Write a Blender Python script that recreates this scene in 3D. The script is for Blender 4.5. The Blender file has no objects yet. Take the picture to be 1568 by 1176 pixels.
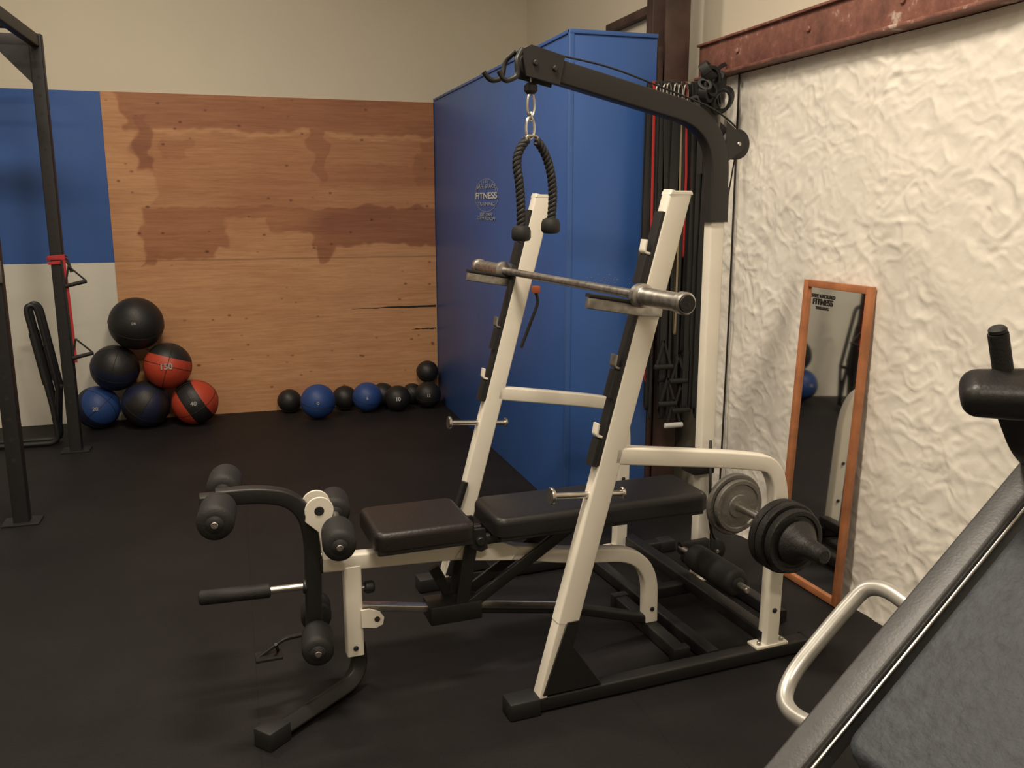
import bpy, bmesh, math, random
from mathutils import Vector, Matrix, noise
random.seed(4)
V=Vector
C=bpy.context.scene.collection
# ------------------------------------------------------------------ materials
def mat(name,col,rough=.5,metal=0,bump=0,bscale=50,var=0,vscale=6,spec=None,coat=0,bdist=.01):
    m=bpy.data.materials.new(name); m.use_nodes=True
    nt=m.node_tree; N=nt.nodes; L=nt.links; b=N['Principled BSDF']
    b.inputs['Base Color'].default_value=(*col,1); b.inputs['Roughness'].default_value=rough
    b.inputs['Metallic'].default_value=metal
    if spec is not None: b.inputs['Specular IOR Level'].default_value=spec
    if coat: b.inputs['Coat Weight'].default_value=coat
    tc=N.new('ShaderNodeTexCoord')
    if var:
        n=N.new('ShaderNodeTexNoise'); n.inputs['Scale'].default_value=vscale; n.inputs['Detail'].default_value=6
        L.new(tc.outputs['Object'],n.inputs['Vector'])
        r=N.new('ShaderNodeValToRGB'); r.color_ramp.elements[0].position=.3; r.color_ramp.elements[1].position=.7
        r.color_ramp.elements[0].color=(*[c*(1-var) for c in col],1); r.color_ramp.elements[1].color=(*[min(1,c*(1+var)) for c in col],1)
        L.new(n.outputs['Fac'],r.inputs['Fac']); L.new(r.outputs['Color'],b.inputs['Base Color'])
    if bump:
        n2=N.new('ShaderNodeTexNoise'); n2.inputs['Scale'].default_value=bscale; n2.inputs['Detail'].default_value=4
        L.new(tc.outputs['Object'],n2.inputs['Vector'])
        bp=N.new('ShaderNodeBump'); bp.inputs['Strength'].default_value=bump; bp.inputs['Distance'].default_value=bdist
        L.new(n2.outputs['Fac'],bp.inputs['Height']); L.new(bp.outputs['Normal'],b.inputs['Normal'])
    return m
M={}
M['cream']=mat('cream_paint',(.80,.76,.67),.35,var=.04,vscale=9)
M['blk']=mat('black_powdercoat',(.013,.0125,.013),.45,bump=.05,bscale=300)
M['rig']=mat('rig_black',(.012,.0115,.013),.5,bump=.05,bscale=200)
M['foam']=mat('black_foam',(.010,.0095,.010),.65,bump=.15,bscale=180)
M['vinyl']=mat('black_vinyl',(.012,.011,.0115),.42,bump=.08,bscale=120,spec=.4)
M['vinyl2']=mat('seat_vinyl',(.0145,.0115,.011),.42,bump=.1,bscale=90,spec=.4)
M['chrome']=mat('brushed_chrome',(.66,.63,.58),.28,metal=1,var=.15,vscale=30)
M['steel']=mat('worn_steel',(.46,.44,.41),.40,metal=1,var=.3,vscale=40)
M['silver']=mat('silver_paint',(.50,.49,.46),.35,metal=.6,var=.1,vscale=20)
M['iron']=mat('cast_iron',(.020,.019,.019),.5,bump=.25,bscale=80,metal=.3)
M['gplate']=mat('grey_plate',(.17,.16,.145),.5,bump=.25,bscale=60,metal=.5)
M['rub']=mat('black_rubber',(.012,.012,.013),.58)
M['gtube']=mat('dark_grey_tube',(.055,.056,.058),.45,metal=.2,bump=.08,bscale=150,var=.15,vscale=20)
M['gpad']=mat('slate_vinyl',(.033,.039,.049),.62,bump=.35,bscale=60,var=.25,vscale=35)
M['blue']=mat('blue_paint',(.038,.112,.37),.42,bump=.05,bscale=30,var=.08,vscale=1.5)
M['blued']=mat('blue_trim',(.042,.115,.36),.4)
M['wall']=mat('warm_offwhite_paint',(.64,.585,.475),.8,bump=.08,bscale=40,var=.03,vscale=1.2)
M['wallw']=mat('white_wall_paint',(.70,.68,.61),.7,bump=.08,bscale=40,var=.04,vscale=2)
M['ceil']=mat('ceiling_paint',(.6,.57,.5),.9)
M['red']=mat('red_strap',(.42,.022,.025),.6)
M['col']=mat('dark_column_steel',(.06,.032,.026),.6,bump=.2,bscale=25,var=.4,vscale=8)
M['dark']=mat('dark_gap',(.02,.015,.012),.8)
M['white']=mat('white_print',(.60,.61,.62),.6)
M['lgrey']=mat('logo_grey',(.27,.31,.42),.6)
M['chip']=mat('chipped_primer',(.22,.27,.42),.7)
M['ballp']=mat('ball_print',(.35,.34,.33),.6)
M['mirwood']=mat('orange_wood',(.40,.155,.065),.45,bump=.1,bscale=60,var=.25,vscale=12)
M['mirror']=mat('mirror_glass',(.86,.86,.84),.03,metal=1)
M['bred']=mat('ball_red',(.46,.055,.025),.5,bump=.1,bscale=60)
M['bblk']=mat('ball_black',(.014,.0135,.014),.5,bump=.12,bscale=60)
M['bblue']=mat('ball_blue',(.020,.06,.22),.5,bump=.1,bscale=60)
M['bnavy']=mat('ball_navy',(.011,.015,.045),.5,bump=.1,bscale=60)
M['green']=mat('band_green',(.015,.05,.022),.6)
M['bando']=mat('band_orange',(.45,.1,.03),.6)
M['tan']=mat('band_tan',(.4,.33,.2),.6)
def beam_mat():
    m=mat('red_oxide_beam',(.24,.075,.045),.5,bump=.2,bscale=40)
    nt=m.node_tree;N=nt.nodes;L=nt.links;b=N['Principled BSDF']
    tc=N.new('ShaderNodeTexCoord');n=N.new('ShaderNodeTexNoise');n.inputs['Scale'].default_value=7;n.inputs['Detail'].default_value=8;n.inputs['Roughness'].default_value=.7
    L.new(tc.outputs['Object'],n.inputs['Vector'])
    r=N.new('ShaderNodeValToRGB');e=r.color_ramp.elements
    e[0].position=.3;e[0].color=(.11,.05,.04,1);e[1].position=.66;e[1].color=(.58,.47,.40,1)
    x=r.color_ramp.elements.new(.45);x.color=(.20,.085,.062,1);x=r.color_ramp.elements.new(.58);x.color=(.28,.12,.09,1)
    L.new(n.outputs['Fac'],r.inputs['Fac']);L.new(r.outputs['Color'],b.inputs['Base Color']);return m
M['beam']=beam_mat()
def floor_mat():
    m=bpy.data.materials.new('black_rubber_floor');m.use_nodes=True
    nt=m.node_tree;N=nt.nodes;L=nt.links;b=N['Principled BSDF']
    tc=N.new('ShaderNodeTexCoord')
    n=N.new('ShaderNodeTexNoise');n.inputs['Scale'].default_value=1.6;n.inputs['Detail'].default_value=8;n.inputs['Roughness'].default_value=.65
    L.new(tc.outputs['Object'],n.inputs['Vector'])
    r=N.new('ShaderNodeValToRGB');e=r.color_ramp.elements;e[0].position=.3;e[0].color=(.0090,.0080,.0086,1);e[1].position=.75;e[1].color=(.0165,.0148,.0152,1)
    L.new(n.outputs['Fac'],r.inputs['Fac'])
    br=N.new('ShaderNodeTexBrick');br.offset=.0;br.inputs['Scale'].default_value=1;br.inputs['Brick Width'].default_value=1.22;br.inputs['Row Height'].default_value=1.83
    br.inputs['Mortar Size'].default_value=.002;br.inputs['Color1'].default_value=(1,1,1,1);br.inputs['Color2'].default_value=(.95,.95,.95,1);br.inputs['Mortar'].default_value=(.65,.65,.65,1)
    L.new(tc.outputs['Object'],br.inputs['Vector'])
    mx=N.new('ShaderNodeMixRGB');mx.blend_type='MULTIPLY';mx.inputs['Fac'].default_value=1
    L.new(r.outputs['Color'],mx.inputs['Color1']);L.new(br.outputs['Color'],mx.inputs['Color2']);L.new(mx.outputs['Color'],b.inputs['Base Color'])
    b.inputs['Roughness'].default_value=.62;b.inputs['Specular IOR Level'].default_value=.22
    n2=N.new('ShaderNodeTexNoise');n2.inputs['Scale'].default_value=160;n2.inputs['Detail'].default_value=3
    L.new(tc.outputs['Object'],n2.inputs['Vector'])
    bp=N.new('ShaderNodeBump');bp.inputs['Strength'].default_value=.35;bp.inputs['Distance'].default_value=.004
    L.new(n2.outputs['Fac'],bp.inputs['Height']);L.new(bp.outputs['Normal'],b.inputs['Normal'])
    return m
M['floor']=floor_mat()
def ply_mat():
    m=bpy.data.materials.new('plywood');m.use_nodes=True
    nt=m.node_tree;N=nt.nodes;L=nt.links;b=N['Principled BSDF']
    at=N.new('ShaderNodeAttribute');at.attribute_name='stain'
    tc=N.new('ShaderNodeTexCoord');mp=N.new('ShaderNodeMapping');mp.inputs['Scale'].default_value=(1.3,1,22)
    L.new(tc.outputs['Object'],mp.inputs['Vector'])
    n=N.new('ShaderNodeTexNoise');n.inputs['Scale'].default_value=3.2;n.inputs['Detail'].default_value=9;n.inputs['Roughness'].default_value=.7;n.inputs['Distortion'].default_value=.5
    L.new(mp.outputs['Vector'],n.inputs['Vector'])
    r=N.new('ShaderNodeValToRGB');e=r.color_ramp.elements;e[0].position=.3;e[0].color=(.70,.62,.57,1);e[1].position=.62;e[1].color=(1.05,1.05,1.05,1)
    L.new(n.outputs['Fac'],r.inputs['Fac'])
    mx=N.new('ShaderNodeMixRGB');mx.blend_type='MULTIPLY';mx.inputs['Fac'].default_value=.8
    L.new(at.outputs['Color'],mx.inputs['Color1']);L.new(r.outputs['Color'],mx.inputs['Color2'])
    def knots(scale,r0,r1,fac,src,offs):
        vo=N.new('ShaderNodeTexVoronoi');vo.inputs['Scale'].default_value=scale
        mp2=N.new('ShaderNodeMapping');mp2.inputs['Scale'].default_value=(1,1,1.5);mp2.inputs['Location'].default_value=offs
        L.new(tc.outputs['Object'],mp2.inputs['Vector']);L.new(mp2.outputs['Vector'],vo.inputs['Vector'])
        r2=N.new('ShaderNodeValToRGB');e=r2.color_ramp.elements;e[0].position=r0;e[0].color=(.22,.12,.09,1);e[1].position=r1;e[1].color=(1,1,1,1)
        L.new(vo.outputs['Distance'],r2.inputs['Fac'])
        k=N.new('ShaderNodeMixRGB');k.blend_type='MULTIPLY';k.inputs['Fac'].default_value=fac
        L.new(src,k.inputs['Color1']);L.new(r2.outputs['Color'],k.inputs['Color2']);return k.outputs['Color']
    c=knots(3.6,.03,.08,.8,mx.outputs['Color'],(0,0,0));c=knots(6.5,.05,.12,.7,c,(3.3,.4,1.7))
    L.new(c,b.inputs['Base Color']);b.inputs['Roughness'].default_value=.6
    bp=N.new('ShaderNodeBump');bp.inputs['Strength'].default_value=.2;bp.inputs['Distance'].default_value=.004
    L.new(n.outputs['Fac'],bp.inputs['Height']);L.new(bp.outputs['Normal'],b.inputs['Normal'])
    return m
M['ply']=ply_mat()
M['ins']=mat('white_insulation_sheet',(.86,.82,.74),.6,bump=.25,bscale=34,var=.03,vscale=3,bdist=.005)
# ------------------------------------------------------------------ mesh helpers
def empty(name,loc=(0,0,0),rz=0,ry=0):
    e=bpy.data.objects.new(name,None);C.objects.link(e);e.location=loc;e.rotation_euler=(0,ry,rz);e.empty_display_size=.1;return e
def fin(bm,name,m,parent=None,smooth=True,angle=35):
    me=bpy.data.meshes.new(name);bmesh.ops.recalc_face_normals(bm,faces=bm.faces[:]);bm.to_mesh(me);bm.free()
    o=bpy.data.objects.new(name,me);C.objects.link(o)
    for mm in (m if isinstance(m,(list,tuple)) else [m]): me.materials.append(M[mm] if isinstance(mm,str) else mm)
    if smooth:
        for p in me.polygons:p.use_smooth=True
        me.set_sharp_from_angle(angle=math.radians(angle))
    if parent:o.parent=parent
    return o
def box(name,lo,hi,m,parent=None,bev=0,seg=2):
    bm=bmesh.new();bmesh.ops.create_cube(bm,size=1)
    lo=V(lo);hi=V(hi)
    for v in bm.verts:
        v.co=V([(lo[i]+hi[i])/2+v.co[i]*(hi[i]-lo[i]) for i in range(3)])
    if bev:bmesh.ops.bevel(bm,geom=bm.edges[:],offset=bev,segments=seg,profile=.5,affect='EDGES')
    return fin(bm,name,m,parent)
def fillet(pts,r,n=8):
    pts=[V(p) for p in pts];out=[pts[0]]
    for i in range(1,len(pts)-1):
        P=pts[i];a=(pts[i-1]-P);b=(pts[i+1]-P);rr=r[i-1] if isinstance(r,(list,tuple)) else r
        ra=min(rr,a.length*.49);rb=min(rr,b.length*.49)
        if i==1:ra=min(rr,a.length*.95)
        if i==len(pts)-2:rb=min(rr,b.length*.95)
        p1=P+a.normalized()*ra;p2=P+b.normalized()*rb
        for k in range(n+1):
            t=k/n;out.append(p1*(1-t)**2+P*2*t*(1-t)+p2*t*t)
    out.append(pts[-1]);return out
def prof_rect(w,h,r=.007,n=3):
    o=[]
    for (sx,sy,a0) in((1,1,0),(-1,1,90),(-1,-1,180),(1,-1,270)):
        for k in range(n+1):
            a=math.radians(a0+90*k/n);o.append((sx*(w/2-r)+r*math.cos(a),sy*(h/2-r)+r*math.sin(a)))
    return o
def prof_circ(r,n=16):return [(r*math.cos(2*math.pi*k/n),r*math.sin(2*math.pi*k/n)) for k in range(n)]
def sweep_bm(bm,path,prof,side=None,cap=True):
    path=[V(p) for p in path];rings=[];S=None
    for i,p in enumerate(path):
        if i==0:T=path[1]-path[0]
        elif i==len(path)-1:T=path[-1]-path[-2]
        else:T=(path[i+1]-p).normalized()+(p-path[i-1]).normalized()
        T.normalize()
        if side is not None:S0=V(side)
        elif S is None:S0=V((0,1,0)) if abs(T.y)<.9 else V((1,0,0))
        else:S0=S
        S=(S0-T*S0.dot(T)).normalized();Nn=T.cross(S)
        rings.append([bm.verts.new(p+S*a+Nn*b) for a,b in prof])
    n=len(prof)
    for i in range(len(rings)-1):
        for k in range(n):bm.faces.new((rings[i][k],rings[i][(k+1)%n],rings[i+1][(k+1)%n],rings[i+1][k]))
    if cap:
        bm.faces.new(rings[0][::-1]);bm.faces.new(rings[-1])
def tube(name,pts,m,parent=None,w=.05,h=.05,r=None,fr=.1,side=None,cr=.007,n=8):
    bm=bmesh.new();path=fillet(pts,fr,n) if len(pts)>2 else [V(p) for p in pts]
    sweep_bm(bm,path,prof_circ(r) if r else prof_rect(w,h,cr),side);return fin(bm,name,m,parent)
def lathe(name,p0,p1,prof,m,parent=None,n=32):
    p0=V(p0);p1=V(p1);T=(p1-p0).normalized();S=T.orthogonal().normalized();Q=T.cross(S)
    bm=bmesh.new();rings=[]
    for t,r in prof:
        rings.append([bm.verts.new(p0+T*t+(S*math.cos(2*math.pi*k/n)+Q*math.sin(2*math.pi*k/n))*max(r,.0004)) for k in range(n)])
    for i in range(len(rings)-1):
        for k in range(n):bm.faces.new((rings[i][k],rings[i][(k+1)%n],rings[i+1][(k+1)%n],rings[i+1][k]))
    bm.faces.new(rings[0][::-1]);bm.faces.new(rings[-1]);return fin(bm,name,m,parent)
def cyl(name,p0,p1,r,m,parent=None,b=.003,n=28):
    L=(V(p1)-V(p0)).length;b=min(b,r*.5,L*.3);return lathe(name,p0,p1,[(0,r-b),(b,r),(L-b,r),(L,r-b)],m,parent,n)
def roller(name,p0,p1,r,m,parent=None):
    L=(V(p1)-V(p0)).length
    pr=[(0,.012),(0,r*.55),(.004,r*.8),(.012,r*.95),(.025,r),(L-.025,r),(L-.012,r*.95),(L-.004,r*.8),(L,r*.55),(L,.012)]
    lathe(name,p0,p1,pr,m,parent)
    T=(V(p1)-V(p0)).normalized()
    for s,q,d in(('a',V(p0),-1),('b',V(p1),1)):
        lathe(name+'_cap_'+s,q-T*d*.004,q+T*d*.012,[(0,r*.5),(.006,r*.48),(.012,r*.3),(.014,.001)],'rub',parent)
def plate(name,c,axis,r,th,m,parent=None):
    c=V(c);A=V(axis).normalized()
    pr=[(0,.028),(0,r*.42),(.004,r*.45),(.006,r*.8),(0,r*.84),(0,r*.96),(.004,r),(th-.004,r),(th,r*.96),(th,r*.84),(th-.006,r*.8),(th-.004,r*.45),(th,r*.42),(th,.028)]
    return lathe(name,c,c+A,pr,m,parent,40)
def prism(name,pts,y0,y1,m,parent=None,bev=.0015,axis='y'):
    bm=bmesh.new()
    def mk(p,y):return (p[0],y,p[1]) if axis=='y' else (y,p[0],p[1])
    a=[bm.verts.new(mk(p,y0)) for p in pts];b=[bm.verts.new(mk(p,y1)) for p in pts];n=len(pts)
    bm.faces.new(a);bm.faces.new(b[::-1])
    for k in range(n):bm.faces.new((a[k],b[k],b[(k+1)%n],a[(k+1)%n]))
    bmesh.ops.recalc_face_normals(bm,faces=bm.faces[:])
    if bev:bmesh.ops.bevel(bm,geom=bm.edges[:],offset=bev,segments=1,affect='EDGES')
    return fin(bm,name,m,parent)
def text(name,s,loc,rot,size,m,parent=None,ext=.0006,al='CENTER'):
    cu=bpy.data.curves.new(name,'FONT');cu.body=s;cu.size=size;cu.extrude=ext;cu.align_x=al;cu.align_y='CENTER';cu.offset=size*.02
    o=bpy.data.objects.new(name,cu);C.objects.link(o);o.location=loc;o.rotation_euler=rot;cu.materials.append(M[m])
    if parent:o.parent=parent
    return o
# ------------------------------------------------------------------ room shell
YB=7.365;XR=2.45;XL=-4.2;YF=-3.2;ZC=4.3
def wallbox(n,lo,hi,m,bev=0):return box(n,lo,hi,m,None,bev)
wallbox('floor',(XL,YF,-.1),(XR+.12,YB+.1,0),'floor')
wallbox('ceiling',(XL,YF,ZC),(XR+.12,YB+.1,ZC+.1),'ceil')
def back_wall():
    bm=bmesh.new()
    zs=[0,1.225,2.468,ZC]
    for i in range(3):
        z0,z1=zs[i],zs[i+1]
        vs=[bm.verts.new(p) for p in((XL,YB,z0),(XR,YB,z0),(XR,YB,z1),(XL,YB,z1))]
        f=bm.faces.new(vs);f.material_index=[0,1,2][i]
    vs=[bm.verts.new(p) for p in((XL,YB+.1,0),(XL,YB+.1,ZC),(XR,YB+.1,ZC),(XR,YB+.1,0))];bm.faces.new(vs)
    return fin(bm,'wall_back',['wallw','blue','wall'],smooth=False)
back_wall()
wallbox('wall_left',(XL-.1,YF,0),(XL,YB+.1,ZC),'wall')
wallbox('wall_front',(XL,YF-.1,0),(XR,YF,ZC),'wall')
wallbox('wall_right',(XR,YF,0),(XR+.12,YB+.1,ZC),'wall')
def plywood():
    x0,x1,z0,z1=-.838,1.645,.0,2.468;nx,nz=280,270
    bm=bmesh.new();cl=bm.loops.layers.float_color.new('stain')
    light=V((.585,.315,.155));dark=V((.27,.10,.050));mid=V((.43,.190,.088))
    nn=noise.noise
    def sm(a,b,x):
        t=max(0,min(1,(x-a)/(b-a)));return t*t*(3-2*t)
    def stain(x,z):
        u=(x-x0)/(x1-x0);t=1-(z-z0)/(z1-z0)
        w=nn(V((x*2.2,z*1.2,3)))*.016+nn(V((x*7,z*8,7)))*.012+nn(V((x*17,z*18,17)))*.007
        wu=nn(V((x*2,z*3,13)))*.03+nn(V((x*7,z*9,23)))*.026+nn(V((x*15,z*17,29)))*.010
        tt=t+w;uu=u+wu;s=0
        e=.005
        s=max(s,.60*(1-sm(.105-e,.105+e,tt))*sm(.055,.065,uu))
        s=max(s,.30*sm(.12-e,.12+e,tt)*(1-sm(.335-e,.335+e,tt))*sm(.12,.13,uu))
        s=max(s,.42*sm(.20,.207,tt)*(1-sm(.27,.277,tt))*sm(.60,.61,uu))
        s=max(s,.78*sm(.075,.09,uu)*(1-sm(.125,.14,uu))*sm(.04,.07,tt)*(1-sm(.21,.23,tt)))
        s=max(s,.50*sm(.15,.16,uu)*(1-sm(.24,.25,uu))*sm(.13,.14,tt)*(1-sm(.19,.2,tt)))
        s=max(s,.60*sm(.60,.61,uu)*(1-sm(.66,.67,uu))*sm(.09,.11,tt)*(1-sm(.25,.27,tt)))
        s=max(s,.56*sm(.93,.94,uu)*sm(.11,.13,tt)*(1-sm(.27,.29,tt)))
        s=max(s,.78*sm(.335-e,.335+e,tt)*(1-sm(.46-e,.46+e,tt))*sm(.09,.1,uu)*(.70+.30*sm(.55,.65,uu)))
        s=max(s,.62*sm(.44,.45,tt)*(1-sm(.505,.512,tt))*sm(.085,.095,uu)*(1-sm(.13,.14,uu)))
        s=max(s,.56*sm(.44,.45,tt)*(1-sm(.487,.493,tt))*sm(.12,.13,uu)*(1-sm(.30,.315,uu)))
        s=max(s,.68*sm(.44,.45,tt)*(1-sm(.50,.507,tt))*sm(.60,.61,uu)*(1-sm(.65,.66,uu)))
        s*=1-.75*sm(.33,.345,uu)*(1-sm(.58,.59,uu))*sm(.405,.412,tt)*(1-sm(.465,.47,tt))
        s*=1-.6*sm(.33,.345,uu)*(1-sm(.46,.47,uu))*sm(.375,.382,tt)*(1-sm(.41,.42,tt))
        s+=.16*nn(V((x*1.5,z*9,40)))+.08*nn(V((x*3,z*3,55)))
        s=max(0,min(1,s+.05+.05*(t<.5)))
        c=light.lerp(mid,min(1,s*2)) if s<.5 else mid.lerp(dark,(s-.5)*2)
        if abs(t-.5)<.0022:c=c*.6
        return c
    g=[[None]*(nz+1) for _ in range(nx+1)];cc={}
    y=YB-.018
    for i in range(nx+1):
        for j in range(nz+1):
            x=x0+(x1-x0)*i/nx;z=z0+(z1-z0)*j/nz
            v=bm.verts.new((x,y,z));g[i][j]=v;cc[v]=stain(x,z)
    for i in range(nx):
        for j in range(nz):
            f=bm.faces.new((g[i][j],g[i+1][j],g[i+1][j+1],g[i][j+1]))
            for l in f.loops:l[cl]=(*cc[l.vert],1)
    edge=light*.5
    def q(pts):
        f=bm.faces.new([bm.verts.new(p) for p in pts])
        for l in f.loops:l[cl]=(*edge,1)
    q(((x0,y,z0),(x0,y,z1),(x0,YB-.001,z1),(x0,YB-.001,z0)));q(((x0,y,z1),(x1,y,z1),(x1,YB-.001,z1),(x0,YB-.001,z1)))
    me=bpy.data.meshes.new('plywood_panel');bm.to_mesh(me);bm.free()
    o=bpy.data.objects.new('plywood_panel',me);C.objects.link(o);me.materials.append(M['ply'])
    def split(nm,xa,xb,z,h):
        pts=[];k=14
        for i in range(k+1):
            x=xa+(xb-xa)*i/k;pts.append((x,z+h*(i/k)*.5+random.uniform(-.003,.003)))
        for i in range(k,-1,-1):
            x=xa+(xb-xa)*i/k;pts.append((x,z-h*.4*(i/k)-.002+random.uniform(-.003,.003)))
        prism(nm,pts,y-.0015,y-.0005,'dark',o,0)
    split('veneer_split_1',.93,1.64,.815,.024);split('veneer_split_2',1.43,1.64,.625,.012)
plywood()
# blue closet
cl=box('storage_closet',(1.65,4.28,0),(2.12,YB-.001,2.49),'blue',None,.004)
box('corner_bead',(1.642,4.272,0),(1.668,4.298,2.494),'blued',cl,.003)
box('top_trim',(1.644,4.27,2.475),(2.12,4.29,2.495),'blued',cl,.002)
box('top_trim_side',(1.642,4.28,2.478),(1.66,YB-.03,2.495),'blued',cl,.002)
for i in range(40):
    x=1.84+random.gauss(0,.08);z=1.265+random.gauss(0,.014)
    if 1.69<x<2.03:box('paint_chip_%d'%i,(x,4.2775,z),(x+random.uniform(.002,.006),4.2805,z+random.uniform(.002,.004)),'chip',cl)
box('outlet_plate',(2.04,4.255,1.30),(2.09,4.28,1.43),'gplate',cl,.004)
lg=empty('wall_logo',(1.6475,5.80,1.70),0)
lg.scale=(1,2.0,.76)
def ring(name,r0,r1,m,par,n=48,x=0,cz=0):
    bm=bmesh.new();a=[];b=[];
    for k in range(n):
        t=2*math.pi*k/n;a.append(bm.verts.new((x,math.cos(t)*r0,cz+math.sin(t)*r0)));b.append(bm.verts.new((x,math.cos(t)*r1,cz+math.sin(t)*r1)))
    for k in range(n):bm.faces.new((a[k],a[(k+1)%n],b[(k+1)%n],b[k]))
    return fin(bm,name,m,par,False)
RW=(math.pi/2,0,-math.pi/2)
ring('logo_ring',.138,.143,'lgrey',lg,cz=.02)
text('logo_text_top','SAFE SPACE',(-.001,0,.095),RW,.045,'lgrey',lg)
text('logo_text_mid','FITNESS',(-.002,0,.015),RW,.075,'white',lg)
text('logo_text_low','TRAINING',(-.001,0,-.055),RW,.045,'lgrey',lg)
for i,s in enumerate(('EST 2009','GYM ROOM')):text('logo_text_b%d'%i,s,(-.001,0,-.145-.035*i),RW,.04,'lgrey',lg)
for i in range(13):
    a=math.radians(12+i*13);c,s=math.cos(a),math.sin(a)
    box('logo_ray_%d'%i,(-.0015,c*.122-.003,.02+s*.122-.014),(-.0005,c*.122+.003,.02+s*.122+.010),'lgrey',lg)
# steel column + beam + trims
co=empty('steel_column',(0,0,0))
box('flange_front',(2.165,4.28,0),(2.30,4.292,ZC),'col',co,.002);box('flange_back',(2.165,4.43,0),(2.30,4.442,ZC),'col',co,.002);box('web',(2.225,4.29,0),(2.238,4.435,ZC),'col',co)
box('furring',(2.122,4.30,0),(2.165,4.34,2.44),'col',co,.002)
be=empty('steel_beam',(0,0,0))
box('web',(2.352,-3.1,2.285),(2.449,4.27,2.445),'beam',be,.002)
box('flange_bottom',(2.325,-3.1,2.275),(2.449,4.27,2.290),'beam',be,.004);box('flange_top',(2.335,-3.1,2.440),(2.449,4.27,2.452),'beam',be,.003)
for i in range(9):cyl('bolt_%d'%i,(2.353,3.9-i*.55,2.37),(2.342,3.9-i*.55,2.37),.013,'beam',be)
box('trim_1',(2.40,5.0,2.74),(2.449,5.6,2.79),'col',None,.003)
box('trim_2',(2.40,4.95,2.3),(2.449,5.0,2.95),'col',None,.003)
# insulation blanket
def insulation():
    y0,y1,z0,z1=.9,4.08,.0,2.272;ny,nz=470,330;bm=bmesh.new();g=[]
    nz_=noise.noise
    def h(y,z):
        wy=y+.06*nz_(V((y*4,z*4,1)))+.022*nz_(V((y*12,z*12,6)));wz=z+.06*nz_(V((y*4,z*4,9)))+.022*nz_(V((y*12,z*12,16)))
        p=(wy*.8+wz*.6);q=(-wy*.6+wz*.8)
        a=abs(nz_(V((p*6,q*10,2))));b=abs(nz_(V((p*20,q*13,5))));c=abs(nz_(V((wy*30,wz*30,8))));d=abs(nz_(V((q*10,p*19,12))))
        m=.55+.6*nz_(V((y*2.6,z*2.6,33)))
        k=max(0,1-abs(nz_(V((wy*9+wz*2,wz*14,21))))*5)
        return .006*(.55-a)+.68*m*(.011*(.5-b)+.012*(.5-d))+.0022*(.5-c)+.0040*k*max(.2,m)+.009*nz_(V((y*1.7,z*2.1,11)))
    for i in range(ny+1):
        row=[]
        for j in range(nz+1):
            y=y0+(y1-y0)*i/ny;z=z0+(z1-z0)*j/nz
            x=2.410-h(y,z)
            if z<.10:x-=.05*(1-z/.10)*abs(nz_(V((y*3,5,1))))*1.5
            x=min(x,2.446)
            row.append(bm.verts.new((x,y,z)))
        g.append(row)
    for i in range(ny):
        for j in range(nz):bm.faces.new((g[i][j],g[i+1][j],g[i+1][j+1],g[i][j+1]))
    return fin(bm,'insulation_blanket','ins',smooth=True,angle=180)
ib=insulation()
tube('seam_strap',[(2.385,3.93,.0),(2.386,3.92,1.1),(2.385,3.93,2.27)],'dark',ib,w=.004,h=.014,side=(1,0,0),cr=.001)
# ------------------------------------------------------------------ mirror
mi=empty('floor_mirror',(2.322,3.075,.004),math.radians(2.2),math.radians(2.35))
W=.205;H=1.335;t=.03
prism('glass',[(-W+t*.5,t*.5),(W-t*.5,t*.5),(W-t*.5,H-t*.5),(-W+t*.5,H-t*.5)],.001,.006,'mirror',mi,0,'x')
box('backing',(.007,-W+.004,.004),(.012,W-.004,H-.004),'dark',mi)
box('frame_l',(-.012,-W,0),(.014,-W+t,H),'mirwood',mi,.003);box('frame_r',(-.012,W-t,0),(.014,W,H),'mirwood',mi,.003)
box('frame_b',(-.012,-W+t,0),(.014,W-t,t),'mirwood',mi,.003);box('frame_t',(-.012,-W+t,H-t),(.014,W-t,H),'mirwood',mi,.003)
text('sticker_a','SAFE GROUND',(-.001,.085,H-.065),RW,.022,'dark',mi);text('sticker_b','FITNESS',(-.001,.085,H-.090),RW,.036,'dark',mi);text('sticker_c','TRAINING',(-.001,.085,H-.115),RW,.018,'dark',mi)
# ------------------------------------------------------------------ balls
def ball(r,loc,ma,mb=None,pat=0,rot=(0,0,0),label=None,ls=.3,lm='ballp'):
    bm=bmesh.new();bmesh.ops.create_uvsphere(bm,u_segments=48,v_segments=32,radius=r)
    for f in bm.faces:
        c=f.calc_center_median().normalized();i=0
        if pat==1:i=1 if abs(c.z)<.42 else 0
        if pat==2:i=1 if (math.atan2(c.y,c.x)%(math.pi/2))<math.pi/4 else 0
        if pat==3:i=1 if c.z>.35 else 0
        f.material_index=i if mb else 0
    o=fin(bm,'medicine_ball',[ma]+([mb] if mb else []),None,True,180);o.location=loc;o.rotation_euler=rot
    bm=bmesh.new()
    for ax in range(3 if pat!=0 else 1):
        pts=[]
        for k in range(49):
            a=2*math.pi*k/48;p=[math.cos(a)*r,math.sin(a)*r,0]
            pts.append(V((p[0],p[1],0)) if ax==0 else V((p[0],0,p[1])) if ax==1 else V((0,p[0],p[1])))
        sweep_bm(bm,pts,prof_circ(.0022,6),None,False)
    fin(bm,'seam','rub',o)
    if label:
        e=text('label',label,(0,0,0),(0,0,0),r*ls,lm,o,ext=.001)
        d=V((-loc[0]*.08-.05,-1,.12)).normalized();q=d.to_track_quat('Z','Y')
        Mx=Matrix.Translation(V(loc)+d*(r+.001))@q.to_matrix().to_4x4()
        Mo=Matrix.Translation(V(loc))@o.rotation_euler.to_matrix().to_4x4()
        e.matrix_local=Mo.inverted()@Mx
    return o
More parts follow.
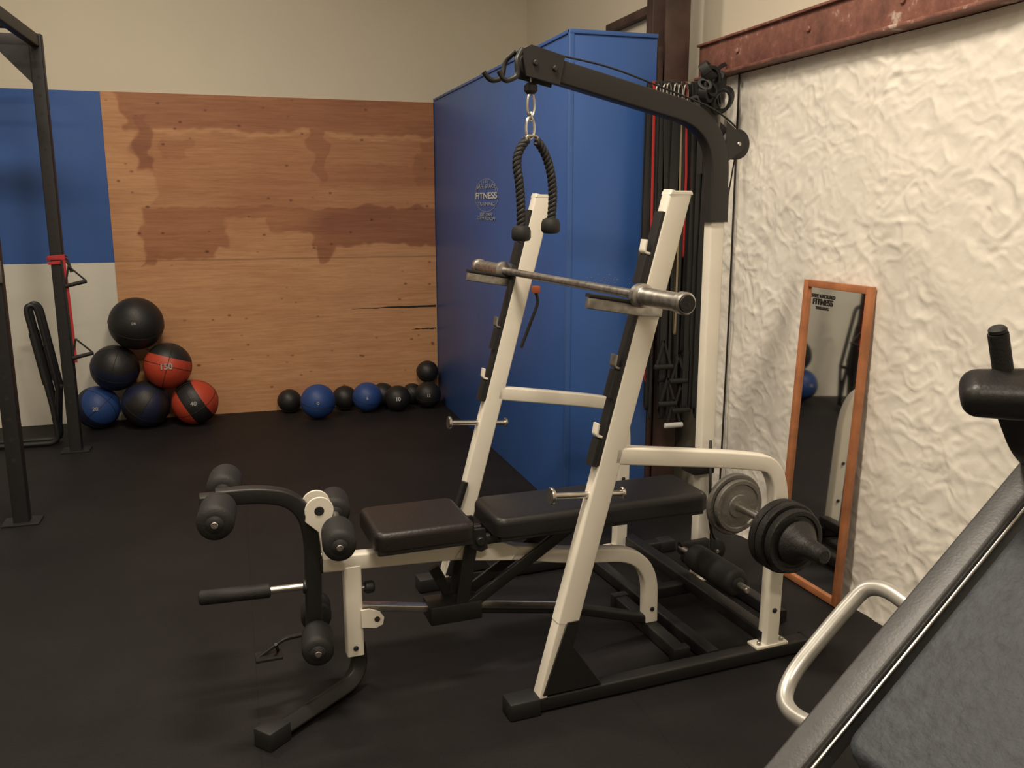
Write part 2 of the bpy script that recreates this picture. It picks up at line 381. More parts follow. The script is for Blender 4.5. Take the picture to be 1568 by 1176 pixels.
ball(.195,(-.70,7.11,.785),'bblk',None,0,(.5,.2,0),'DB',.12)
ball(.172,(-.875,7.13,.455),'bblk','bnavy',1,(.5,.3,0))
ball(.172,(-.50,7.07,.462),'bred','bblk',3,(-.15,.3,0),'150',.36)
ball(.160,(-1.02,7.14,.16),'bblue','bnavy',1,(.8,.9,0),'20',.25)
ball(.175,(-.675,7.08,.175),'bblk','bnavy',2,(.5,.6,0))
ball(.172,(-.325,7.06,.172),'bred','bblk',1,(.4,1.0,.5),'40',.26)
ball(.095,(.388,7.24,.095),'bblk',None,0,(1,0,0))
ball(.136,(.592,6.96,.136),'bblue',None,0,(.2,.1,0),'o',.3)
ball(.100,(.828,7.2,.1),'bblk',None,0,(1,0,0))
ball(.120,(.996,7.08,.12),'bblue',None,0,(.3,.2,0),'6',.3)
ball(.098,(1.15,7.24,.098),'bblk',None,0,(1,1,0))
ball(.105,(1.237,7.03,.105),'bblk',None,0,(.4,1,0),'10',.4,'white')
ball(.088,(1.40,7.25,.088),'bblk',None,0,(0,1,0))
ball(.108,(1.50,7.08,.108),'bblk',None,0,(.4,0,0),'12',.3)
ball(.092,(1.53,7.23,.275),'bblk',None,0,(.7,0,0))
# ------------------------------------------------------------------ left rig
rg=empty('power_rig',(0,0,0))
for i,(x,y) in enumerate(((-1.085,6.5),(-1.135,5.04),(-2.45,6.5),(-2.5,5.04))):
    tube('post_%d'%i,[(x,y,.01),(x,y,2.70)],'rig',rg,w=.076,h=.076)
    box('base_plate_%d'%i,(x-.09,y-.07,0),(x+.09,y+.07,.01),'rig',rg,.002)
    for k in range(20):
        z=.35+k*.11
        cyl('hole_%d_%d'%(i,k),(x,y-.0385,z),(x,y-.0375,z),.011,'dark',rg,.0002,12)
tube('beam_side',[(-1.085,6.46,2.66),(-1.135,5.08,2.66)],'rig',rg,w=.05,h=.076)
tube('beam_back',[(-1.12,6.5,2.66),(-2.41,6.5,2.66)],'rig',rg,w=.05,h=.076,side=(0,1,0))
tube('beam_front',[(-1.17,5.04,2.66),(-2.46,5.04,2.66)],'rig',rg,w=.05,h=.076,side=(0,1,0))
tube('pullup_bar',[(-1.1,6.0,2.66),(-2.46,6.0,2.66)],'rig',rg,r=.016)
prism('gusset',[(-1.12,2.63),(-1.33,2.63),(-1.12,2.40)],6.475,6.49,'rig',rg)
box('jcup',(-1.21,4.98,1.27),(-1.09,5.0,1.38),'gplate',rg,.004)
px,py=-1.085,6.5
st=rg
bm=bmesh.new()
for z in(1.285,1.305,1.32):
    sweep_bm(bm,[V((px+dx,py+dy,z+random.uniform(-.008,.008))) for dx,dy in((-.05,-.045),(.05,-.045),(.05,.045),(-.05,.045),(-.05,-.045))],prof_rect(.006,.02,.002))
fin(bm,'suspension_strap_wrap','red',st)
tube('suspension_strap_a',[(px+.045,py-.05,1.30),(px+.055,py-.055,1.0),(px+.06,py-.06,.62)],'red',st,w=.004,h=.016,cr=.001,side=(0,1,0))
tube('suspension_strap_a2',[(px+.030,py-.05,1.30),(px+.040,py-.055,1.0),(px+.048,py-.06,.66)],'rub',st,w=.004,h=.014,cr=.001,side=(0,1,0))
tube('suspension_strap_b',[(px+.065,py-.05,1.30),(px+.085,py-.055,1.22)],'rub',st,w=.004,h=.02,cr=.001,side=(0,1,0))
def tri(nm,cx,z,s):
    tube(nm,[(cx,py-.06,z),(cx-.03*s,py-.06,z-.13),(cx+.10*s,py-.06,z-.10),(cx,py-.06,z)],'rub',st,r=.006,fr=.01)
    cyl(nm+'_grip',(cx-.03*s,py-.06,z-.13),(cx+.10*s,py-.06,z-.10),.013,'foam',st)
tri('suspension_handle_a',px+.07,1.26,1);tri('suspension_handle_b',px+.07,.78,1)
ds=empty('dip_stand',(0,0,0));yb=6.68
for k,dy in enumerate((0,.12)):
    tube('frame_%d'%k,[(-2.0,yb+dy,.02),(-1.22,yb+dy,.02),(-1.24,yb+dy,.28),(-1.345,yb+dy,.985),(-1.28,yb+.02+dy,.985),(-1.20,yb+.03+dy,.40)],'rig',ds,r=.018,fr=.07)
    tube('grip_%d'%k,[(-1.265,yb+.004+dy,.44),(-1.318,yb+dy,.80)],'foam',ds,r=.023)
    tube('leg_%d'%k,[(-1.20,yb+.03+dy,.41),(-1.24,yb+.02+dy,.02)],'rig',ds,r=.016)
tube('foot_tie',[(-1.9,yb,.02),(-1.9,yb+.12,.02)],'steel',ds,r=.018)
tube('strut',[(-1.20,yb+.03,.40),(-1.20,yb+.15,.40)],'rig',ds,r=.016)
# ------------------------------------------------------------------ bench rack
rk=empty('bench_press_rack',(.905,2.535,0),math.radians(4.5))
SL=.454/1.69
def up(z):return SL*z
for nm,y in(('near',0),('far',1.05)):
    far=nm=='far'
    tube('upright_'+nm,[(up(.30),y,.30),(up(1.69),y,1.69)],'cream',rk,w=.052,h=.078,side=(0,1,0))
    tube('upright_low_'+nm,[(up(.03)-.022,y,.03),(up(.31)-.022,y,.31)],'cream',rk,w=.050,h=.030,side=(0,1,0),cr=.004)
    prism('boot_'+nm,[(-.01,.06),(up(.31)-.008,.31),(up(.31)+.042,.31),(.10,.22),(.21,.06)],y-.028,y+.028,'blk',rk,.003)
    tube('base_rail_'+nm,[(-.11,y,.03),(1.12,y,.03)],'blk',rk,w=.055,h=.05,side=(0,1,0))
    box('foot_cap_'+nm,(-.13,y-.04,0),(-.02,y+.04,.062),'rub',rk,.008)
    box('foot_cap_rear_'+nm,(1.08,y-.036,0),(1.16,y+.036,.058),'rub',rk,.008)
    px_=.865 if far else .915
    tube('arm_'+nm,[(up(.85)+.02,y,.855),(px_-.175,y,.785),(px_+.01,y,.745),(px_,y,.055)],'cream',rk,w=.052,h=.058,side=(0,1,0),fr=[.1,.2],n=12)
    box('post_flange_'+nm,(px_-.07,y-.03,.055),(px_+.07,y+.03,.066),'cream',rk,.002)
    for j,bx in enumerate((px_-.05,px_+.05)):cyl('flange_bolt_%s_%d'%(nm,j),(bx,y-.012,.06),(bx,y-.012,.08),.008,'steel',rk)
    for j,z in enumerate((.20,.40,)):cyl('post_bolt_%s_%d'%(nm,j),(px_,y-.033,z),(px_,y-.024,z),.009,'rub',rk)
    prism('top_cap_'+nm,[(up(1.69)-.043,1.682),(up(1.69)+.043,1.682),(up(1.69)+.038,1.695),(up(1.69)-.038,1.695)],y-.027,y+.027,'cream',rk,.002)
    T=V((SL,0,1)).normalized();Nf=V((-1,0,SL)).normalized()
    p0=V((up(.82),y,.82))+Nf*.043;p1=V((up(1.62),y,1.62))+Nf*.043
    tube('hook_rail_'+nm,[p0,p1],'blk',rk,w=.048,h=.012,side=(0,1,0),cr=.002)
    for j,z in enumerate((.92,1.14,1.50,)):
        c=V((up(z),y,z))+Nf*.052
        tube('hook_%s_%d'%(nm,j),[c-Nf*.006-T*.012,c+Nf*.016-T*.012,c+Nf*.020+T*.028],'cream' if j!=1 else 'steel',rk,w=.034,h=.008,side=(0,1,0),fr=.01,cr=.002)
        tube('hook_base_%s_%d'%(nm,j),[c-T*.11+Nf*.002,c-T*.02+Nf*.002],'blk',rk,w=.044,h=.022,side=(0,1,0),cr=.003)
    z=1.335;c=V((up(z),y,z))
    s=-1 if nm=='near' else 1
    tube('bar_catch_'+nm,[c+V((.03,s*.034,-.015)),c+V((-.05,s*.034,-.008)),c+V((-.235,s*.034,.024))],'steel',rk,w=.014,h=.036,side=(0,1,0),fr=.03,cr=.003)
    tube('bar_catch_liner_'+nm,[c+V((-.04,s*.034,.014)),c+V((-.232,s*.034,.047))],'rub',rk,w=.030,h=.012,side=(0,1,0),cr=.003)
    z=.72;c=V((up(z),y,z))
    cyl('spotter_peg_'+nm,c+V((-.16,0,.02)),c+V((.09,0,-.002)),.011,'chrome',rk)
    cyl('spotter_disc_'+nm,c+V((-.172,0,.021)),c+V((-.160,0,.02)),.028,'chrome',rk)
    cyl('spotter_end_'+nm,c+V((.085,0,0)),c+V((.097,0,-.001)),.020,'chrome',rk)
tube('safety_pin_lanyard',[(up(1.30)+.05,1.0,1.30),(up(1.28)+.075,1.0,1.25),(up(1.1)+.05,1.02,1.05)],'blk',rk,r=.007,fr=.03)
box('safety_pin_grip',(up(1.30)+.04,.985,1.285),(up(1.30)+.07,1.015,1.315),'bando',rk,.004)
tube('far_strut',[(up(.5)-.05,1.02,.48),(up(.3)-.09,1.02,.20)],'blk',rk,r=.016);cyl('strut_tip',(up(.3)-.093,1.02,.19),(up(.3)-.103,1.02,.15),.017,'bando',rk)
tube('rear_cross_rail',[(.915,.0,.085),(.915,1.05,.085)],'blk',rk,w=.06,h=.05)
tube('mid_cross_rail',[(.70,.03,.03),(.70,1.02,.03)],'blk',rk,w=.05,h=.05)
tube('rear_floor_rail',[(1.14,.2,.03),(1.14,.9,.03)],'blk',rk,w=.05,h=.05)
tube('tower_floor_tie',[(.70,.54,.06),(1.14,.54,.06)],'blk',rk,w=.05,h=.05)
ty=.55
tube('tower_post',[(.978,ty,.08),(.978,ty,1.60)],'cream',rk,w=.052,h=.064,side=(0,1,0))
box('tower_foot',(.93,ty-.045,.085),(1.03,ty+.045,.097),'cream',rk,.002)
for j,z in enumerate((.13,.17)):cyl('tower_bolt_%d'%j,(.978,ty-.032,z),(.978,ty-.025,z),.009,'rub',rk)
box('seat_bracket',(.90,ty-.05,.56),(1.0,ty+.05,.66),'blk',rk,.006)
tube('tower_arm',[(.978,ty,1.585),(.978,ty,1.965),(.19,ty,2.135)],'blk',rk,w=.060,h=.080,side=(0,1,0),fr=.20,n=14)
tube('tower_sleeve',[(.978,ty,1.585),(.978,ty,1.72)],'blk',rk,w=.066,h=.086,side=(0,1,0))
def pulley(nm,c,r,m='rub'):
    c=V(c);lathe(nm,c-V((0,.016,0)),c+V((0,.016,0)),[(0,r*.9),(.003,r),(.011,r*.86),(.016,r*.82),(.021,r*.86),(.029,r),(.032,r*.9)],m,rk,36)
    cyl(nm+'_bolt',c-V((0,.03,0)),c+V((0,.03,0)),.009,'steel',rk)
pulley('rear_pulley',(1.06,ty,1.885),.058)
rpb=[(1.0,1.81),(1.085,1.865),(1.08,1.915),(1.0,1.97)]
prism('rear_pulley_bracket',rpb,ty-.024,ty-.019,'blk',rk)
prism('rear_pulley_bracket2',rpb,ty+.019,ty+.024,'blk',rk)
hp_=[(.28,2.065),(.30,2.165),(.17,2.195),(.135,2.18),(.15,2.09)]
prism('head_plate_a',hp_,ty-.04,ty-.033,'blk',rk);prism('head_plate_b',hp_,ty+.033,ty+.04,'blk',rk)
pulley('front_pulley',(.185,ty,2.135),.046)
for j,(x,z) in enumerate(((.185,2.135),(.26,2.12))):cyl('head_bolt_%d'%j,(x,ty-.050,z),(x,ty-.038,z),.010,'rub',rk)
tube('bar_hanger_hook',[(.14,ty-.03,2.18),(.11,ty-.05,2.14),(.115,ty-.05,2.085),(.065,ty-.05,2.065),(.045,ty-.05,2.10)],'blk',rk,r=.009,fr=.02)
tube('bar_hanger_hook2',[(.14,ty+.03,2.18),(.11,ty+.06,2.15),(.10,ty+.06,2.09),(.055,ty+.06,2.08),(.03,ty+.06,2.11)],'blk',rk,r=.009,fr=.02)
cyl('ball_stop',(.185,ty,2.075),(.185,ty,2.035),.024,'rub',rk,.011);cyl('cable_drop',(.185,ty,2.10),(.185,ty,2.04),.003,'steel',rk)
tube('arm_cable',[(.19,ty,2.186),(.5,ty,2.145),(.98,ty,2.01),(1.06,ty,1.95)],'rub',rk,r=.0035,fr=.1)
tube('down_cable',[(1.06,ty+.0,1.83),(1.022,ty+.02,1.5),(1.018,ty+.02,.75),(1.03,ty,.25)],'rub',rk,r=.003,fr=.1)
def oval(nm,c,w,h,r,m,par,ax='x'):
    pts=[]
    for k in range(25):
        a=2*math.pi*k/24;dx=math.cos(a)*w/2;dz=math.sin(a)*h/2
        pts.append(V(c)+(V((dx,0,dz)) if ax=='x' else V((0,dx,dz))))
    bm=bmesh.new();sweep_bm(bm,pts,prof_circ(r,8),(0,1,0) if ax=='x' else (1,0,0),False);return fin(bm,nm,m,par)
oval('carabiner_top',(.185,ty,2.000),.028,.08,.0045,'chrome',rk)
oval('carabiner_mid',(.185,ty,1.960),.02,.03,.004,'chrome',rk,'y')
oval('carabiner_low',(.183,ty,1.92),.032,.075,.005,'chrome',rk)
tr=empty('tricep_rope',(.905,2.535,0),math.radians(4.5))
cx=.186
tube('yoke',[(cx-.024,ty,1.865),(cx-.018,ty,1.893),(cx+.022,ty,1.893),(cx+.028,ty,1.865)],'steel',tr,w=.022,h=.008,side=(0,1,0),fr=.01,cr=.002)
def rope(nm,pts,R=.0085,r=.0085,pitch=.05):
    path=fillet(pts,.12,14)
    d=[0]
    for i in range(1,len(path)):d.append(d[-1]+(path[i]-path[i-1]).length)
    n=160;res=[]
    for k in range(n+1):
        s=d[-1]*k/n;i=1
        while i<len(d)-1 and d[i]<s:i+=1
        t=(s-d[i-1])/max(1e-9,d[i]-d[i-1]);res.append((path[i-1].lerp(path[i],t),s))
    bm=bmesh.new()
    for ph in range(3):
        hp=[]
        for k,(p,s) in enumerate(res):
            q=res[min(n,k+1)][0]-res[max(0,k-1)][0];q.normalize();S=(V((0,1,0))-q*q.y).normalized();Qn=q.cross(S)
            a=2*math.pi*(s/pitch+ph/3);hp.append(p+(S*math.cos(a)+Qn*math.sin(a))*R)
        sweep_bm(bm,hp,prof_circ(r,8))
    fin(bm,nm,'foam',tr)
rope('rope_left',[(cx-.018,ty,1.877),(cx-.068,ty-.01,1.83),(cx-.045,ty-.02,1.70),(cx-.045,ty-.02,1.56)])
rope('rope_right',[(cx+.022,ty,1.877),(cx+.065,ty+.01,1.84),(cx+.10,ty+.01,1.70),(cx+.085,ty+.01,1.585)])
for s,(x,y,z) in(('l',(cx-.045,ty-.02,1.565)),('r',(cx+.085,ty+.01,1.59))):
    lathe('rubber_stop_'+s,(x,y,z+.015),(x,y,z-.05),[(0,.018),(.006,.03),(.02,.035),(.045,.035),(.055,.028),(.058,.01)],'rub',tr)
pulley('low_pulley',(1.05,ty,.20),.05)
roller('foam_roller_a',(.86,.12,.25),(.86,.42,.25),.055,'foam',rk)
cyl('roller_rod',(.86,.06,.25),(.86,.52,.25),.013,'steel',rk);tube('roller_bracket',[(.985,.51,.25),(.85,.51,.25)],'blk',rk,w=.03,h=.05,side=(0,1,0))
cyl('plate_peg_tower',(1.045,ty-.02,.445),(1.045,.24,.445),.018,'chrome',rk)
plate('tower_plate_1',(1.05,.44,.445),(0,-1,0),.130,.025,'gplate',rk);plate('tower_plate_2',(1.05,.41,.445),(0,-1,0),.112,.022,'gplate',rk)
tube('low_cable',[(.98,ty-.04,.7),(.93,ty-.12,.6),(.95,ty-.1,.35),(1.05,ty,.25)],'rub',rk,r=.006,fr=.1)
pz=.51;pxx=.89
cyl('plate_peg',(pxx,-.02,pz),(pxx,-.26,pz),.0245,'chrome',rk)
plate('plate_1',(pxx,-.045,pz),(0,-1,0),.128,.030,'iron',rk);plate('plate_2',(pxx,-.082,pz),(0,-1,0),.128,.030,'iron',rk)
plate('plate_3',(pxx,-.118,pz),(0,-1,0),.115,.028,'iron',rk)
lathe('spin_collar',(pxx,-.145,pz),(pxx,-.30,pz),[(0,.075),(.01,.08),(.03,.065),(.05,.045),(.08,.036),(.11,.033),(.135,.031),(.142,.022)],'iron',rk)
# barbell
bb=empty('barbell',(.905,2.535,0),math.radians(4.5))
bx=up(1.36)-.066;bz=1.376
cyl('shaft',(bx,-.05,bz),(bx,1.10,bz),.0150,'steel',bb)
for s,ya,yb_ in(('near',-.075,-.315),('far',1.125,1.43)):
    d=-1 if s=='near' else 1;LL=abs(yb_-ya)+.03
    lathe('collar_'+s,(bx,ya-d*.03,bz),(bx,yb_,bz),[(0,.028),(.004,.038),(.028,.038),(.032,.029),(.036,.028),(LL-.03,.028),(LL-.028,.033),(LL-.004,.033),(LL,.028)],'steel',bb)
    cyl('end_cap_'+s,(bx,yb_,bz),(bx,yb_+d*.006,bz),.026,'iron',bb)
# ------------------------------------------------------------------ adjustable bench
bn=empty('weight_bench',(.33,2.86,0),math.radians(3))
tube('front_leg',[(0,0,.13),(0,0,.455)],'cream',bn,w=.055,h=.058,side=(0,1,0))
cyl('leg_bolt',(.0,-.034,.16),(0,-.026,.16),.009,'rub',bn)
tube('front_foot',[(0.01,0.01,.17),(.03,.02,.028),(-.31,-.24,.028)],'blk',bn,w=.056,h=.05,fr=.115,n=12)
fc=box('front_foot_cap',(-.045,-.037,0),(.045,.037,.062),'rub',bn,.006);fc.location=(-.305,-.236,0);fc.rotation_euler=(0,0,math.radians(38))
tube('frame_rail',[(-.10,0,.475),(.40,0,.452),(.62,0,.415),(.80,0,.375),(1.15,0,.335),(1.155,0,.055)],'cream',bn,w=.05,h=.055,side=(0,1,0),fr=[.1,.1,.1,.16],n=10)
tube('rail_cap',[(-.107,0,.475),(-.099,0,.475)],'rub',bn,w=.052,h=.057,side=(0,1,0))
tube('rear_foot',[(1.155,-.23,.028),(1.155,.24,.028)],'blk',bn,w=.055,h=.05)
for s,y in(('a',-.235),('b',.245)):box('rear_foot_cap_'+s,(1.12,y-.02,0),(1.19,y+.02,.058),'rub',bn,.006)
cyl('rear_leg_bolt',(1.155,-.031,.11),(1.155,-.024,.11),.009,'rub',bn)
hpl=[(.36,.44),(.40,.495),(.50,.49),(.60,.44),(.57,.40),(.42,.42)]
prism('hinge_plate',hpl,-.034,-.027,'cream',bn);prism('hinge_plate_b',hpl,.027,.034,'cream',bn)
def pad(name,lo,hi,m,par,bev=.022):
    bm=bmesh.new();bmesh.ops.create_cube(bm,size=1);lo=V(lo);hi=V(hi)
    for v in bm.verts:v.co=V([(lo[i]+hi[i])/2+v.co[i]*(hi[i]-lo[i]) for i in range(3)])
    ve=[e for e in bm.edges if abs(e.verts[0].co.z-e.verts[1].co.z)>.001]
    bmesh.ops.bevel(bm,geom=ve,offset=bev*1.6,segments=5,profile=.5,affect='EDGES')
    te=[e for e in bm.edges if all(v.co.z>hi.z-.0001 for v in e.verts)]
    bmesh.ops.bevel(bm,geom=te,offset=bev,segments=5,profile=.5,affect='EDGES')
    return fin(bm,name,m,par,True,50)
pad('seat_pad',(.055,-.150,.545),(.400,.150,.605),'vinyl2',bn)
pad('seat_board',(.065,-.143,.527),(.39,.143,.547),'rub',bn,.006)
pad('back_pad',(.475,-.138,.532),(1.325,.138,.598),'vinyl',bn,.025)
pad('back_board',(.495,-.128,.515),(1.305,.128,.534),'rub',bn,.006)
tube('seat_support',[(.08,0,.510),(.44,0,.498)],'blk',bn,w=.05,h=.036,side=(0,1,0))
for s,y in(('a',-.05),('b',.05)):tube('back_support_'+s,[(.44,y,.502),(1.15,y,.505)],'blk',bn,w=.03,h=.036,side=(0,1,0))
cyl('hinge_pin',(.435,-.09,.508),(.435,.09,.508),.016,'blk',bn)
hl=[(.40,.55),(.455,.55),(.465,.475),(.44,.465),(.40,.485)]
prism('hinge_lug',hl,-.075,-.062,'blk',bn);prism('hinge_lug_b',hl,.062,.075,'blk',bn)
for s,y in(('a',-.045),('b',.045)):
    tube('seat_strut_'+s,[(.415,y,.50),(.375,y,.25)],'blk',bn,w=.012,h=.046,side=(0,1,0),cr=.003)
    tube('back_strut_'+s,[(.80,y,.505),(.40,y,.255)],'blk',bn,w=.012,h=.042,side=(0,1,0),cr=.003)
tube('mid_strut',[(.30,.05,.38),(.36,.05,.26)],'blk',bn,w=.02,h=.04,side=(0,1,0))
box('slider_block',(.26,-.055,.205),(.45,.055,.275),'blk',bn,.006)
tube('adjust_rail',[(.02,0,.30),(.30,0,.248)],'chrome',bn,w=.035,h=.024,side=(0,1,0),cr=.004)
tube('lower_rail',[(.40,0,.235),(.80,0,.165),(1.15,0,.06)],'blk',bn,w=.045,h=.035,side=(0,1,0),fr=.1)
tube('lower_rail_chrome',[(.44,-.028,.250),(.80,-.028,.186)],'chrome',bn,w=.008,h=.028,side=(0,1,0),cr=.002)
prism('tab_plate',[(.02,.30),(.02,.235),(.07,.225),(.095,.235),(.10,.26),(.085,.285),(.05,.30)],-.036,-.030,'cream',bn)
cyl('tab_hole',(.075,-.0375,.258),(.075,-.0355,.258),.010,'dark',bn,.0003)
cyl('adjust_knob',(.04,0,.365),(.075,0,.365),.022,'rub',bn,.006);cyl('adjust_knob_stem',(.025,0,.365),(.05,0,.365),.009,'steel',bn)
for s,y in(('a',-.038),('b',.038)):
    outer=[]
    for k in range(17):
        a=math.radians(200-k*(230/16));outer.append((-.105+.047*math.cos(a),.672+.047*math.sin(a)))
    outer+=[(-.045,.58),(-.02,.50),(-.10,.50),(-.11,.60),(-.152,.64)]
    prism('pivot_plate_'+s,outer,y-.004,y+.004,'cream',bn)
    cyl('pivot_hole_'+s,(-.105,y-.006,.672),(-.105,y+.006,.672),.017,'rub',bn)
tube('lever',[(-.42,0,.742),(-.29,0,.742),(-.175,0,.71),(-.125,0,.60),(-.135,0,.225)],'blk',bn,w=.05,h=.052,side=(0,1,0),fr=[.08,.1,.12])
def pair(nm,x,z,r=.055,y0=.075,y1=.235,sk=.12):
    f=lambda y:(x+sk*y,y,z)
    cyl(nm+'_rod',f(-y1-.01),f(y1+.01),.012,'steel',bn)
    roller(nm+'_near',f(-y0),f(-y1),r,'foam',bn);roller(nm+'_far',f(y0),f(y1),r,'foam',bn)
pair('ankle_roller',-.405,.735);pair('knee_roller',-.045,.615,.053);pair('curl_roller',-.125,.25,.052,.045,.19)
box('ankle_tab',(-.47,-.03,.715),(-.41,.03,.755),'blk',bn,.004)
tube('knee_mount',[(-.06,0,.47),(-.045,0,.62)],'cream',bn,w=.03,h=.04,side=(0,1,0))
cyl('horn_rod',(-.12,-.0,.40),(-.30,0,.405),.0125,'chrome',bn);lathe('horn_sleeve',(-.27,0,.404),(-.495,0,.412),[(0,.020),(.004,.024),(.215,.024),(.222,.020),(.225,.01)],'foam',bn)
cyl('horn_collar',(-.15,0,.40),(-.165,0,.40),.024,'blk',bn)
box('curl_catch',(-.335,-.11,.208),(-.25,-.05,.218),'blk',bn,.002);tube('curl_catch_arm',[(-.15,-.03,.245),(-.24,-.06,.255),(-.33,-.08,.213)],'blk',bn,w=.018,h=.01,side=(0,1,0),fr=.02,cr=.002)
tube('curl_catch_pin',[(-.27,-.10,.26),(-.26,-.06,.212)],'blk',bn,r=.005)
# ------------------------------------------------------------------ resistance bands on column
rb=empty('resistance_bands',(0,0,0))
cyl('hanger_bar',(2.05,4.19,2.245),(2.345,4.135,2.245),.012,'steel',rb);cyl('hanger_mount',(2.22,4.16,2.245),(2.22,4.278,2.245),.012,'steel',rb)
cols=['rub','red','rub','rub','rub','rub','red','rub','rub','rub','rub','red','rub','rub','rub','tan','rub','red','green','rub','rub','red','bando','rub','rub','rub','rub','red','rub','rub']
for i in range(30):
    x=2.04+.29*i/29;y=4.18-(x-2.07)*.18+random.uniform(-.03,.0);zb=random.choice((1.2,1.0,.75,.6,.55,.9,1.4));w=random.choice((.014,.024,.036))
    if cols[i] in('tan','bando','green'):w=.010
    if cols[i]=='red':w=.013
    x2=x+random.uniform(-.02,.02)
    tube('band_%d'%i,[(x,y-.012,2.19),(x,y,2.265),(x,y+.018,2.19)] ,cols[i],rb,w=w,h=.005,side=(1,0,0),fr=.03,cr=.001)
    tube('band_drop_%d'%i,[(x,y-.012,2.19),(x2,y-.02,(2.2+zb)/2),(x2+.004,y-.012,zb),(x2+.01,y,zb-.02),(x2+.006,y+.012,zb),(x,y+.018,2.19)],cols[i],rb,w=w,h=.005,side=(1,0,0),fr=.02,cr=.001)
for i in range(6):
    x=2.06+.028*i+random.uniform(-.008,.008);oval('carabiner_%d'%i,(x,4.135-(x-2.07)*.18,2.195+random.uniform(-.02,.01)),.024,.085,.004,'steel',rb)
for i,(x,z) in enumerate(((2.16,.62),(2.20,.50),(2.13,.82),(2.24,.58),(2.22,.74))):
    y=4.12
    tube('handle_strap_%d'%i,[(x,y,z+.14),(x-.04,y,z),(x+.045,y,z),(x,y,z+.14)],'rub',rb,w=.004,h=.014,side=(0,1,0),fr=.01,cr=.001)
    cyl('handle_grip_%d'%i,(x-.05,y,z),(x+.055,y,z),.014,'white' if i==1 else 'foam',rb)
bs=empty('ankle_strap_bundle',(0,0,0))
for i in range(12):
    a=V((2.225+random.uniform(-.06,.05),3.93+random.uniform(-.06,.04),2.17+random.uniform(-.08,.10)))
    bm=bmesh.new();pts=[]
    rr=random.uniform(.020,.042);ax=V((random.uniform(-1,1),random.uniform(-1,1),random.uniform(-.6,.6))).normalized();S=ax.orthogonal().normalized();Q=ax.cross(S)
    for k in range(21):
        t=2*math.pi*k/20;pts.append(a+S*math.cos(t)*rr+Q*math.sin(t)*rr*1.5)
    sweep_bm(bm,pts,prof_rect(.045,.016,.003),ax,False);fin(bm,'cuff_%d'%i,'rub',bs)
for i,(x,z) in enumerate(((2.22,1.86),(2.19,1.80),(2.25,1.92))):
    tube('strap_tail_%d'%i,[(x+.02,3.93,2.2),(x-.01,3.92,2.0),(x,3.93,z)],'rub',bs,w=.03,h=.006,side=(1,0,0),cr=.001)
for i in range(3):oval('ring_%d'%i,(2.18+.03*i,3.90,2.05-.03*i),.03,.07,.004,'chrome',bs)
tube('hang_loop',[(2.25,3.95,2.20),(2.27,3.97,2.30),(2.34,3.98,2.32)],'rub',bs,w=.02,h=.005,side=(1,0,0),cr=.001)
# ------------------------------------------------------------------ right foreground hack squat machine
hk=empty('hack_squat_machine',(0,0,0))
top=V((1.95,1.443,1.352));bot=V((.07,1.045,.030))
D=(top-bot).normalized();off=V((.115,-.56,0));
Sd=off.normalized();Up=D.cross(Sd)
if Up.z<0:Up=-Up
def onr(x):return bot+(top-bot)*((x-bot.x)/(top.x-bot.x))
tube('side_rail_a',[bot,top],'gtube',hk,w=.06,h=.070,side=Sd);tube('side_rail_b',[bot+off,top+off],'gtube',hk,w=.06,h=.070,side=Sd)
tube('cross_bottom',[onr(.12),onr(.12)+off],'gtube',hk,w=.05,h=.05);tube('cross_top',[onr(1.9),onr(1.9)+off],'gtube',hk,w=.05,h=.05)
for s,o2 in(('a',V((0,0,0))),('b',off)):
    p=onr(1.86)+o2;tube('rear_leg_'+s,[p,V((p.x+.05,p.y,.02))],'gtube',hk,w=.06,h=.06)
    q=V((bot.x,bot.y,.025))+o2;tube('floor_rail_'+s,[q,V((1.93,p.y,.025))],'gtube',hk,w=.05,h=.05)
tube('guide_rod',[onr(.9)+Sd*.036+Up*.020,onr(1.93)+Sd*.036+Up*.020],'chrome',hk,r=.0035)
def orient_pad(name,c,L,Wd,Th,m,bev):
    bm=bmesh.new();bmesh.ops.create_cube(bm,size=1)
    for v in bm.verts:v.co=V((v.co.x*L,v.co.y*Wd,v.co.z*Th))
    ve=[e for e in bm.edges if abs(e.verts[0].co.z-e.verts[1].co.z)>.001]
    bmesh.ops.bevel(bm,geom=ve,offset=bev*2,segments=6,profile=.5,affect='EDGES')
    te=[e for e in bm.edges if all(v.co.z>Th/2-.0001 for v in e.verts)]
    bmesh.ops.bevel(bm,geom=te,offset=bev,segments=5,profile=.5,affect='EDGES')
    R=Matrix((D,Sd,Up)).transposed().to_4x4();R.translation=V(c)
    bmesh.ops.transform(bm,verts=bm.verts[:],matrix=R);return fin(bm,name,m,hk,True,50)
pc=onr(1.41)+off*.52-Up*.008
orient_pad('back_pad',pc,1.04,.490,.07,'gpad',.020)
orient_pad('pad_board',pc-Up*.045,1.0,.46,.02,'rub',.006)
cb=box('carriage_bracket',(-.03,-.015,-.008),(.03,.015,.008),'chrome',hk,.002);cb.location=onr(.94)+Sd*.05-Up*.02
tube('grip_handle',[(1.245,1.30,.868),(1.235,1.42,.888),(1.175,1.43,.820),(1.04,1.42,.692),(.995,1.36,.662),(1.015,1.245,.685)],'silver',hk,r=.0165,fr=.07,n=10)
tube('shoulder_arm',[onr(1.62)-Up*.01,V((1.535,1.345,1.165)),V((1.455,1.32,1.265))],'blk',hk,w=.06,h=.06,fr=.05)
bm=bmesh.new();bmesh.ops.create_cube(bm,size=1)
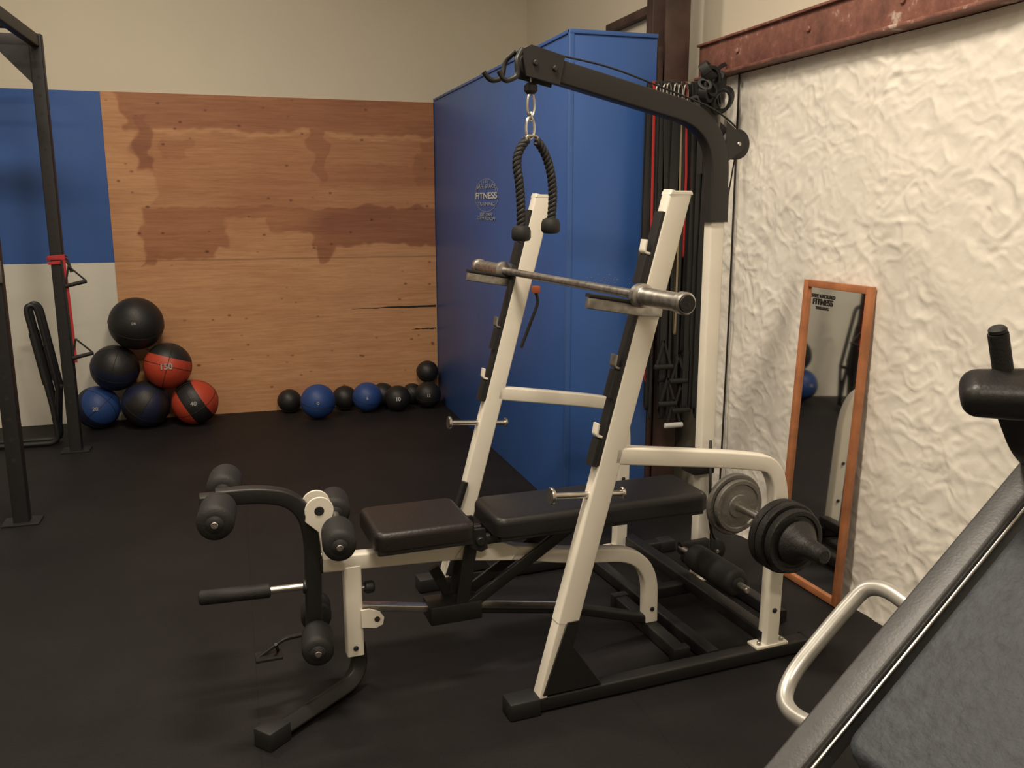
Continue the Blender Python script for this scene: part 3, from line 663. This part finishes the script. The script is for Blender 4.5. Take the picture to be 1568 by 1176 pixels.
for v in bm.verts:
    k=1.0 if v.co.x>0 else .8
    v.co=V((v.co.x*.34,v.co.y*.13*k,v.co.z*.088*k))
bmesh.ops.bevel(bm,geom=bm.edges[:],offset=.031,segments=6,profile=.5,affect='EDGES')
R=(Matrix.Rotation(math.radians(-38),4,'Z')@Matrix.Rotation(math.radians(-2),4,'Y')@Matrix.Rotation(math.radians(22),4,'X'));R.translation=V((1.485,1.255,1.296))
bmesh.ops.transform(bm,verts=bm.verts[:],matrix=R);fin(bm,'shoulder_pad','vinyl',hk,True,60)
tube('handle_stub',[(1.438,1.335,1.30),(1.405,1.335,1.408)],'foam',hk,r=.019);cyl('handle_stub_end',(1.406,1.335,1.406),(1.401,1.335,1.421),.017,'rub',hk,.006)
# ------------------------------------------------------------------ ceiling lamps
def lamp(i,x,y,e,sx=1.2,sy=.3,col=(1,.865,.69)):
    g=empty('ceiling_lamp',(x,y,ZC))
    box('housing',(-sx/2-.03,-sy/2-.03,-.09),(sx/2+.03,sy/2+.03,-.001),'wallw',g,.01)
    l=bpy.data.lights.new('tube_light','AREA');l.shape='RECTANGLE';l.size=sx;l.size_y=sy;l.energy=e;l.color=col
    o=bpy.data.objects.new('tube_light',l);C.objects.link(o);o.parent=g;o.location=(0,0,-.11)
lamp(0,.4,2.2,114,.7,.3);lamp(1,-.9,4.9,74);lamp(2,.2,-.8,84);lamp(3,-2.6,1.2,56)
w=bpy.data.worlds.new('World');bpy.context.scene.world=w;w.use_nodes=True
w.node_tree.nodes['Background'].inputs['Color'].default_value=(.5,.42,.34,1);w.node_tree.nodes['Background'].inputs['Strength'].default_value=.1
# ------------------------------------------------------------------ camera
cam=bpy.data.cameras.new('camera');co_=bpy.data.objects.new('camera',cam);C.objects.link(co_)
cam.sensor_width=36;cam.lens=36*1356/1568;cam.clip_start=.02
co_.location=(0,0,1.65);co_.rotation_euler=(math.radians(90-11.4),0,math.radians(-17.5))
bpy.context.scene.camera=co_
bpy.context.scene.view_settings.view_transform='Standard'
